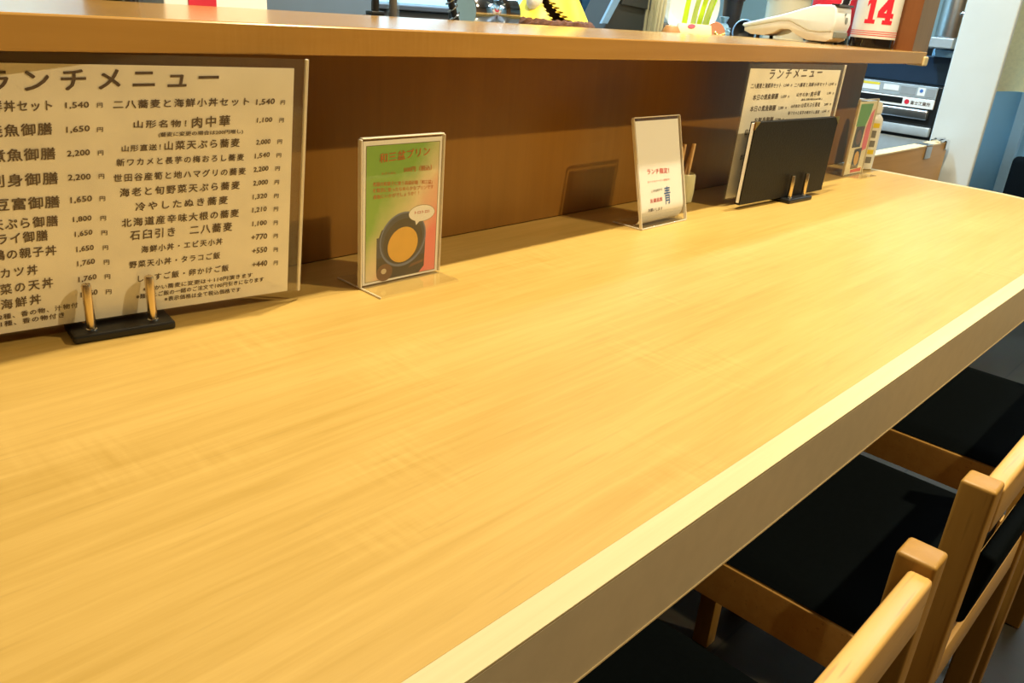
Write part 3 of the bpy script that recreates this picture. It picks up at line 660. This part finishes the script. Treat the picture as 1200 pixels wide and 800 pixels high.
def hose(q):      # leans to the left on its way up, then arches over
    return Vector((.014 - .012 * math.sin(q * 1.2) - .14 * q, .03 * q, .26 * math.sin(q * 1.5)))
pts = [hose(i / 24) for i in range(25)]
m = MB(); m.tube(pts, .0058, 10); m.build('inner_hose', 'black', t, True)
m = MB(); co = []
for i in range(420):
    q_ = i / 419; a_ = i * .5; d_ = (hose(q_ + .01) - hose(q_)).normalized(); e_ = d_.cross(Vector((0, 1, 0))).normalized(); f_ = d_.cross(e_)
    co.append(hose(q_) + (e_ * math.cos(a_) + f_ * math.sin(a_)) * .0082)
m.tube(co, .0016, 6); m.build('spring', 'chrome', t, True)
t = thing('kitchen_tap', 'chrome kitchen tap body with round valve lying left of the yellow ornament', 'tap', (1.052, 1.07, LZ))
m = MB(); m.lathe([(.026, -.055), (.028, -.05), (.028, -.01), (.024, -.004), (.024, .02), (.029, .024), (.029, .048), (.022, .054)], 28, (0, 0, .034), 'X'); m.build('valve_body', 'chrome', t, True)
m = MB(); m.lathe([(.012, .0), (.012, .014)], 16, (-.025, 0, 0)); m.lathe([(.018, .05), (.018, .12), (.015, .30)], 24, (-.012, .02, 0)); m.build('riser', 'chrome', t, True)
m = MB(); m.tube([(-.012, .02, .30), (-.012, .0, .345), (-.012, -.06, .36), (-.012, -.12, .34), (-.012, -.135, .30)], .011, 12); m.build('spout', 'chrome', t, True)
m = MB(); m.box(-.05, .03, .03, .05, .0, .062, .004); m.build('mount', 'black', t)

# yellow toothed ornament on a coir ring
MT['yellow'] = mat('yellow_glaze', (240, 212, 62), .4, 0, .05, 20); MT['coir'] = mat('brown_coir', (84, 50, 28), .95, 0, .35, 160, 0, .8); MT['hollow'] = mat('dark_hollow', (60, 42, 14), .8)
t = thing('yellow_ornament', 'yellow hollow ornament with saw toothed opening standing on a brown coir ring', 'ornament', (1.235, 1.09, LZ))
m = MB(); 
def torus(a, b):
    A_, B_ = a * 2 * math.pi, b * 2 * math.pi; rr = .0145 + .0035 * (random.random() - .5); return Vector(((.082 + rr * math.cos(B_)) * math.cos(A_), (.062 + rr * math.cos(B_)) * math.sin(A_), .0155 + rr * math.sin(B_)))
m.grid(torus, 90, 14); bmesh.ops.remove_doubles(m.bm, verts=m.bm.verts, dist=.0015); m.build('coir_ring', 'coir', t)
def shell(mb, gap, teeth, rad, hgt, off=0.0):
    n, k = 46, 64; A = math.radians(-135)
    V = []
    for j in range(k + 1):
        h = j / k; r = rad * (1 - h) ** .78; z = .020 + hgt * h
        g = gap * (1 - h * .5) + (teeth if j % 4 in (1, 2) else -teeth) * (1 if h < .85 else 0); A = math.radians(-108) - 1.7 * h
        V.append([mb.bm.verts.new((max(r - off, .001) * 1.1 * math.cos(A + g + (2 * math.pi - 2 * g) * i / n), max(r - off, .001) * .85 * math.sin(A + g + (2 * math.pi - 2 * g) * i / n), z - off)) for i in range(n + 1)])
    for j in range(k):
        for i in range(n): mb.bm.faces.new((V[j][i], V[j][i + 1], V[j + 1][i + 1], V[j + 1][i]))
m = MB(); shell(m, .26, .08, .080, .11); shell(m, .26, .08, .080, .11, .004); m.build('toothed_shell', 'yellow', t, True)
m = MB(); m.lathe([(.052, .018), (.036, .05), (.012, .09), (0, .098)], 24, (.004, .004, 0)); m.build('hollow_shade', 'hollow', t, True)  # dark cone added inside, standing in for the shade of the hollow
m = MB(); m.ball((-.062, -.012, .062), .017, (1, .8, 1.2)); m.build('white_knob', 'white', t, True)

MT['trayblack'] = mat('black_tray_plastic', (34, 42, 48), .45); MT['trayblue'] = mat('pale_blue_rim', (104, 146, 196), .3)
t = thing('tilted_tray', 'black plastic tray with a pale blue rim, leaning at a slant behind the high shelf', 'tray', (1.44, 1.10, LZ))
m = MB(); m.prism([(-.075, 0), (.085, 0), (.085, .105), (-.005, .115)], -.03, .04, 'Y', .003); m.build('tray_body', 'trayblack', t)
m = MB(); m.prism([(-.082, .028), (-.062, .028), (-.0, .115), (-.022, .118)], -.036, -.030, 'Y', .001); m.build('side_rim', 'trayblue', t)
m = MB(); m.prism([(-.022, .066), (.088, .060), (.088, .112), (-.008, .119)], -.035, -.0305, 'Y', .001); m.build('front_rim', 'trayblack', t)
m = MB(); m.prism([(-.010, .108), (.088, .100), (.088, .112), (-.008, .119)], -.0375, -.0352, 'Y', .001); m.build('upper_rim', 'trayblue', t)
MT['cuptan'] = mat('ivory_sticks', (232, 222, 186), .5, 0, .05, 40)
MT['cyan'] = mat('bright_cyan_plastic', (20, 170, 230), .35); MT['deepblue'] = mat('deep_blue_plastic', (30, 74, 120), .4)
t = thing('blue_crate', 'deep blue plastic crate with a cyan strip between the yellow ornament and the tray', 'crate', (1.505, 1.235, LZ))
m = MB()
for a0, a1, b0, b1 in ((-.07, .08, -.05, -.046), (-.07, .08, .046, .05), (-.07, -.066, -.05, .05), (.076, .08, -.05, .05)): m.box(a0, a1, b0, b1, 0, .13, .001)
m.box(-.07, .08, -.05, .05, 0, .004); m.build('crate_body', 'deepblue', t)
m = MB(); m.box(-.0725, .0825, -.0525, .0525, .030, .040, .001); o = m.build('strip', 'cyan', t); o['label'] = 'cyan strip'
t = thing('chopstick_holder', 'clear square holder filled with ivory chopsticks left of the white plate', 'holder', (1.522, 1.055, LZ))
m = MB()
for (a0, a1, b0, b1) in ((-.021, -.019, -.02, .02), (.019, .021, -.02, .02), (-.021, .021, -.022, -.020), (-.021, .021, .020, .022)): m.box(a0, a1, b0, b1, 0, .10)
m.box(-.021, .021, -.022, .022, 0, .002); m.build('holder_case', 'clearglass', t)
for k in range(9):
    m = MB(); x, y = -.012 + (k % 3) * .012, -.012 + (k // 3) * .012; m.tube([(x, y, .004), (x * 1.1 + .002, y * 1.1, .12), (x * 1.3 + .006, y * 1.3, .20)], [.0032, .0038, .0042], 8); m.build('chopstick', 'cuptan', t, True)
MT['knobwood'] = mat('turned_brown_wood', (176, 128, 78), .5, 0, .08, 40)
t = tag(MB().lathe([(.0, 0), (.018, 0), (.021, .008), (.020, .022), (.013, .033), (0, .036)], 24).build('wood_cap', 'knobwood', None, True, (1.545, 1.024, LZ)), 'small round brown wooden cap between the chopsticks and the white plate', 'cap')
MT['plate'] = mat('white_porcelain', (206, 212, 216), .3, 0, .01)
t = thing('white_plate', 'white plate standing on edge behind the high shelf, left of the green stalks', 'plate', (1.885, 1.215, LZ))
Rm = Matrix.Translation((0, 0, .088)) @ Matrix.Rotation(math.radians(-22), 4, 'Z') @ Matrix.Rotation(math.radians(78), 4, 'X')
m = MB(Rm); m.lathe([(0, 0), (.055, 0), (.064, .004), (.088, .016), (.0885, .018), (.062, .0085), (.054, .004), (0, .004)], 48); m.build('dish', 'plate', t, True)
m = MB(Rm); m.lathe([(.045, 0), (.047, -.006), (.050, -.006), (.052, 0)], 40, cap=False); m.build('foot_ring', 'white', t, True)
MT['stalk'] = mat('yellow_green_stalk', (206, 222, 60), .4, 0, .2, 30); MT['stalkpale'] = mat('pale_green_stalk', (190, 200, 110), .4, 0, .15, 30); MT['potblack'] = mat('black_pot', (26, 30, 36), .5)
t = thing('green_stalks', 'upright bundle of flat yellow green stalks behind the beige packet', 'plant', (1.715, 1.075, LZ))
for k, (x, y, dx, mtx) in enumerate(((-.054, -.004, -.004, 'stalk'), (-.029, -.010, .004, 'stalkpale'), (-.004, -.010, .010, 'stalk'), (.022, -.008, .018, 'stalkpale'), (.044, .002, .022, 'stalk'))):
    m = MB()
    def leaf(a, b, x=x, y=y, dx=dx):
        z = b * .16; cx = x + dx * b * b * 2.2 ; return Vector((cx + (a - .5) * .022 * (1 - .4 * b), y + .006 * math.sin(a * math.pi) * -1 - .02 * b * b, .0 + z))
    m.grid(leaf, 4, 14); bmesh.ops.solidify(m.bm, geom=m.bm.faces[:], thickness=.0025); m.build('stalk', mtx, t, True)
t2 = thing('black_pot', 'black pot standing right of the green stalks', 'pot', (1.912, 1.10, LZ))
m = MB(); m.lathe([(.016, 0), (.018, .002), (.024, .10), (.026, .105), (.023, .105), (.017, .012), (0, .01)], 28); m.build('pot', 'potblack', t2, True)
m = MB(); m.lathe([(.0262, .098), (.0275, .101), (.0262, .107), (.0235, .107)], 28, cap=False); m.build('rim', 'potblack', t2, True)
MT['packet'] = mat('beige_packet', (226, 206, 160), .55, 0, .04, 40)
t = thing('beige_packet', 'small beige wrapped packet with a red mark at the foot of the green stalks', 'packet', (1.640, 1.030, LZ))
m = MB(Matrix.Rotation(math.radians(-42), 4, 'Z')); m.prism([(-.018, 0), (.018, 0), (.019, .020), (.004, .040), (-.004, .040), (-.018, .021)], -.037, .037, 'X', .002); m.build('wrapper', 'packet', t, True)
m = MB(Matrix.Rotation(math.radians(-42), 4, 'Z')); m.m = m.m @ Matrix.Translation((0, -.011, .0315)) @ Matrix.Rotation(math.radians(53), 4, 'X')
m.prism(ell(-.008, .004, .0085, .005, .2), -.0004, .0012, 'Z'); m.build('red_mark', 'boxred', t)
MT['copper'] = mat('copper_brown', (170, 116, 92), .4); MT['bead'] = mat('gold_bead', (240, 216, 140), .25, .6)
t = thing('round_charm', 'copper brown round charm with gold beads right of the beige packet', 'ornament', (1.715, 1.022, LZ))
Rm = Matrix.Translation((0, 0, .022)) @ Matrix.Rotation(math.radians(-30), 4, 'Z') @ Matrix.Rotation(math.radians(80), 4, 'X')
m = MB(Rm); m.lathe([(0, 0), (.024, 0), (.026, .003), (.024, .006), (0, .006)], 32); m.build('disc', 'copper', t, True)
m = MB()
for k in range(9): m.ball((-.016 + .0042 * k, -.012 - .002 * math.sin(k), .026 - .006 * math.sin(k * .5 + .2) - .001 * k), .0036, (1, 1, 1), 10, 8)
m.build('beads', 'bead', t, True)
MT['bluebag'] = mat('blue_plastic_bag', (120, 164, 204), .3, 0, .12, 60, 0, .5)
t = thing('plastic_bag', 'crumpled blue plastic bag beside the round copper charm', 'bag', (1.792, 1.048, LZ)); t.scale = (.85, .85, .9)
m = MB(); m.ball((0, 0, .026), .026, (.8, .8, 1.0), 26, 18)
for v in m.bm.verts: v.co += Vector((random.uniform(-1, 1), random.uniform(-1, 1), random.uniform(-.6, .6))) * .0028; v.co.z = max(v.co.z, 0)
m.build('bag_body', 'bluebag', t)
m = MB(); m.lathe([(.004, .046), (.006, .052), (.013, .066), (.012, .067), (.003, .05)], 14, cap=False)
for v in m.bm.verts: v.co += Vector((random.uniform(-1, 1), random.uniform(-1, 1), 0)) * .003
m.build('tied_top', 'bluebag', t)
t = thing('black_bowl', 'black bowl lying on its side behind the tip of the card terminal', 'bowl', (1.866, 1.036, LZ)); t.scale = (.62, .62, .62)
Rm = Matrix.Translation((0, .0, .046)) @ Matrix.Rotation(math.radians(-40), 4, 'Z') @ Matrix.Rotation(math.radians(84), 4, 'X')
m = MB(Rm); m.lathe([(0, -.035), (.022, -.035), (.034, -.022), (.044, .0), (.046, .012), (.043, .012), (.040, .0), (.031, -.018), (0, -.028)], 36); m.build('bowl', 'potblack', t, True)
m = MB(Rm); m.lathe([(.0462, .008), (.0475, .012), (.0462, .014), (.043, .0135)], 36, cap=False); m.build('rim', 'trayblue', t, True)
MT['milky'] = clear('milky_plastic', (.9, .9, .88), .55, .1, (228, 222, 200))
t = thing('plastic_tub', 'milky clear plastic tub of pale contents behind the card terminal', 'tub', (2.20, 1.10, LZ))
m = MB(); m.lathe([(.05, 0), (.054, .003), (.058, .12), (.060, .122), (.056, .122), (.051, .006), (0, .004)], 32); m.build('tub', 'milky', t, True)
m = MB(); m.lathe([(.046, .006), (.050, .06), (.048, .095), (0, .10)], 28); m.build('contents', 'cuptan', t, True)
m = MB(); m.lathe([(.062, .120), (.063, .132), (.060, .136), (0, .137)], 32); m.build('lid', 'milky', t, True)

# ================================================================ FAR END: equipment, gate, curtain
FX = Matrix(((0, 0, -1), (-1, 0, 0), (0, 1, 0))).to_4x4()      # card facing -X: x runs to smaller Y, y runs up
MT['applblack'] = mat('black_appliance', (24, 28, 32), .35); MT['bluesteel'] = mat('plain_steel_sheet', (190, 202, 212), .3, .35, .06, 40)
MT['paperlabel'] = mat('label_white', (236, 238, 240), .5); MT['greylabel'] = mat('label_grey', (150, 156, 162), .5); MT['bluelabel'] = mat('label_blue', (70, 120, 200), .5)
t = thing('kitchen_grill', 'black and steel kitchen grill with white maker plate behind the gate at the far right', 'grill', (3.2, .965, T))
m = MB(FX); m.box(-.62, .0, -.01, .128, -.45, 0, .004); m.build('body', 'applblack', t)
m = MB(FX); m.box(-.60, -.012, .084, .127, 0, .006, .002); pn = m.build('label_panel', 'bluesteel', t)
m = MB(FX)
for a, b, c, d, k in ((-.285, -.215, .095, .121, 0), (-.20, -.145, .100, .119, 0), (-.138, -.085, .092, .118, 1), (-.078, -.052, .092, .120, 2), (-.048, -.018, .090, .118, 1)): m.mi = k; m.box(a, b, c, d, .006, .007)
m.mi = 3; m.box(-.285, -.215, .113, .121, .007, .0075); m.mi = 4; m.lathe([(0, 0), (.006, 0), (.006, .0008), (0, .0008)], 16, (-.065, .109, .007))
m.build('stickers', ['paperlabel', 'greylabel', 'paperlabel', 'label_yellow', 'bluelabel'], pn)
m = MB(FX); m.box(-.60, -.012, .050, .083, 0, .007, .002); pl = m.build('maker_plate', 'paperlabel', t)
m = MB(FX); m.box(-.40, -.122, .058, .079, .005, .0078, .0008); m.build('slot', 'black', pl)
m = MB(FX)
m.prism(ell(-.106, .067, .0085, .0085), .007, .0078, 'Z'); m.build('maker_mark', 'boxred', pl)
m = MB(FX); lay_text(m.bm, [('富士工業所', -92, 60, -24, 60, 13, 1.05)], lambda u, v: FX @ Vector((u, v, .0078)), 0, .03); m.build('maker_name', 'ink', pl)
m = MB(FX); m.box(-.60, -.022, .012, .046, 0, .016, .007, 3); m.build('handle_panel', 'steel', t, True)
m = MB(FX); m.box(-.62, -.004, -.045, -.012, -.02, .012, .004); m.build('drawer', 'bluesteel', t, True)
m = MB(FX); m.box(-.62, .0, -.70, -.056, -.45, 0, .004); m.build('lower_cabinet', 'bluesteel', t)
m = MB(FX); m.box(-.62, .0, -.057, -.009, -.44, -.006); m.build('inner_frame', 'applblack', t)
m = MB(FX); m.box(-.30, -.20, -.14, -.075, .0, .03, .004); m.build('switch_box', 'greylabel', t)
for u in (-.58, -.04):
    m = MB(FX); m.box(u - .02, u + .02, -T, -.70, -.4, -.05); m.build('leg', 'black', t)
t = thing('kitchen_hood', 'dark blue black panel above the far kitchen grill', 'panel', (3.3, .962, T))
m = MB(FX); m.box(-.62, .0, .1285, .225, -.35, 0, .003); m.build('panel_body', 'navypanel', t)
m = MB(FX); m.box(-.62, .0, .225, .255, -.36, -.02, .003); m.build('panel_top', 'applblack', t)
t = thing('steel_urn', 'tall shiny steel cylinder on a base box beside the white pillar', 'urn', (3.25, 1.008, T + .2555))
m = MB(); m.box(-.045, .045, -.035, .042, .0, .034, .003); m.build('base_box', 'bluesteel', t)
m = MB(); m.lathe([(.040, .034), (.0435, .037), (.0435, .55), (.036, .56), (0, .565)], 36); m.build('cylinder', 'steel', t, True)
m = MB(); m.lathe([(.006, 0), (.006, .018), (.009, .02), (.009, .024), (0, .025)], 16, (-.03, -.036, .115), 'Y'); m.build('tap_knob', 'chrome', t, True)
MT['paleblue'] = mat('pale_blue_plastic', (150, 196, 232), .35)
tag(MB().box(-.012, .012, -.040, .043, -.012, .012, .003).build('blue_box', 'paleblue', None, False, (3.235, 1.012, T + .2325)), 'small pale blue box below the tall steel cylinder', 'box')
bpy.data.objects['blue_box'].location = (3.288, 1.012, T + .237)

MT['gatewood'] = wood('gate_veneer', (196, 148, 84), (214, 168, 104), 'X', .4, 60, 16); MT['gateedge'] = mat('gate_edge', (226, 198, 150), .45)
t = thing('swing_gate', 'low wooden swing gate with metal latch between the counter end and the white pillar', 'gate', (2.16, .772, 0))
m = MB(); m.box(0, .59, 0, .034, .14, T - .005, .001); m.build('gate_panel', 'gatewood', t)
m = MB(); m.box(-.001, .591, -.001, .035, T - .005, T, .001); m.build('top_edge', 'gateedge', t)
m = MB(); m.box(.392, .442, -.004, .0005, T - .038, T - .004, .001); m.box(.392, .442, -.004, .036, T - .001, T + .002, .001); m.build('latch_plate', 'steel', t)
m = MB(); m.box(.515, .585, -.002, .03, T, T + .007, .002); m.box(.555, .588, -.006, .004, T - .022, T + .005, .002); m.tube([(.50, .012, T + .011), (.53, .010, T + .012), (.58, .010, T + .009)], .004, 8); m.build('hinge', 'chrome', t)
for z in (.2, .55):
    m = MB(); m.box(.586, .603, .004, .03, z, z + .09, .002); m.build('hinge_leaf', 'steel', t)

MT['cloth'] = mat('cream_cloth', (240, 226, 184), .9, 0, .06, 90, 0, .3)
t = thing('door_curtain', 'cream cloth curtain hanging at the upper right corner in front of the blue wall', 'curtain', (3.35, .84, T))
def cloth(a, b): return Vector((.016 * math.sin(a * 17) * (1.2 - b * .5), -.62 * a, .128 + .012 * math.sin(a * 9) * (1 - b) - .02 * a * (1 - b) + b * .75))
m = MB(); m.grid(cloth, 60, 14); bmesh.ops.solidify(m.bm, geom=m.bm.faces[:], thickness=.0025); m.build('cloth', 'cloth', t, True)
m = MB(); m.tube([(0, .05, .885), (0, -.35, .885), (0, -.75, .885)], .010, 12); m.build('rod', 'chair', t, True)

# black chair standing past the rounded end
t = thing('side_chair', 'black upholstered chair against the blue wall beyond the rounded counter end', 'chair', (3.45, .50, 0))
m = MB(); m.box(-.20, .20, -.20, .20, .40, .46, .02, 3); m.build('seat', 'cushion', t, True)
m = MB(); m.box(-.215, -.165, -.20, .195, .47, .655, .018, 3); m.build('backrest', 'cushion', t, True)
for x in (-.18, .18):
    for y in (-.175, .175):
        m = MB(); m.box(x - .016, x + .016, y - .016, y + .016, 0, .47 if x < 0 else .40, .003); m.build('leg', 'black', t)

# ================================================================ CHAIRS AT THE COUNTER
W2 = .1925; PT = T - .06
def make_chair(label):
    t = thing('dining_chair', label, 'chair', (0, 0, 0), 0, 'beech chairs pushed under the counter')
    for s in (-1, 1):
        x0, x1 = (s * W2, s * (W2 - .0295)) if s < 0 else (W2 - .0295, W2)
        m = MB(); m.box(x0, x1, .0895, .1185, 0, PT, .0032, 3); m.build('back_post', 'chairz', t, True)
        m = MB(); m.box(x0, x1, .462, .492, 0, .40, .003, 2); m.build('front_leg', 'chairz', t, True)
        xs0, xs1 = (x0 + .002, x1 - .004) if s < 0 else (x0 + .004, x1 - .002)
        m = MB(); m.box(xs0, xs1, .1187, .50, .398, .452, .004, 2); m.build('side_rail', 'chair', t, True)
        m = MB(); m.box(xs0 + .003, xs1 - .003, .1187, .462, .235, .262, .003, 2); m.build('side_stretcher', 'chair', t, True)
    xi = W2 - .0297
    m = MB(); m.box(-xi, xi, .0885, .1065, PT - .056, PT - .008, .004, 3); m.build('top_rail', 'chair', t, True)
    m = MB(); m.box(-xi + .004, xi - .004, .474, .498, .398, .448, .003, 2); m.build('front_rail', 'chair', t, True)
    m = MB(); m.box(-xi, xi, .093, .113, .398, .448, .003, 2); m.build('rear_rail', 'chair', t, True)
    m = MB()
    def top(a, b, sgn=1):
        x = -W2 + .006 + a * (2 * W2 - .012); y = .122 + b * .378
        e = min(a, 1 - a, b, 1 - b) * 14; return Vector((x, y, .4535 + .0085 * min(1, e) ** .5))
    m.box(-xi + .003, xi - .003, .122, .474, .41, .4535); m.grid(top, 28, 28); m.build('seat_cushion', 'cushion', t, True)
    m = MB(); Rm = Matrix.Translation((0, .090, .500)) @ Matrix.Rotation(math.radians(7), 4, 'X')
    m.m = Rm; m.box(-.138, .138, -.004, .012, -.014, .070, .006, 3); m.build('back_pad', 'cushion', t, True)
    m = MB(); m.box(-xi, xi, .094, .112, .468, .486, .003, 2); m.build('lower_rail', 'chair', t, True)
    return t
def copy_chair(src, label):
    r = src.copy(); COL.objects.link(r); r['label'] = label
    for ch in src.children:
        c = ch.copy(); COL.objects.link(c); c.parent = r
    return r
chair = make_chair('beech chair with black seat nearest the viewer, only its back corner at the lower right')
chair.location = (.4065, .0, 0)
c2 = copy_chair(chair, 'middle beech chair with black seat, its near back post beside the nearest chair'); c2.location = (.9135, .0, 0)
c3 = copy_chair(chair, 'farthest beech chair, its dark seat showing under the counter at the right edge'); c3.location = (1.4105, .0, 0)
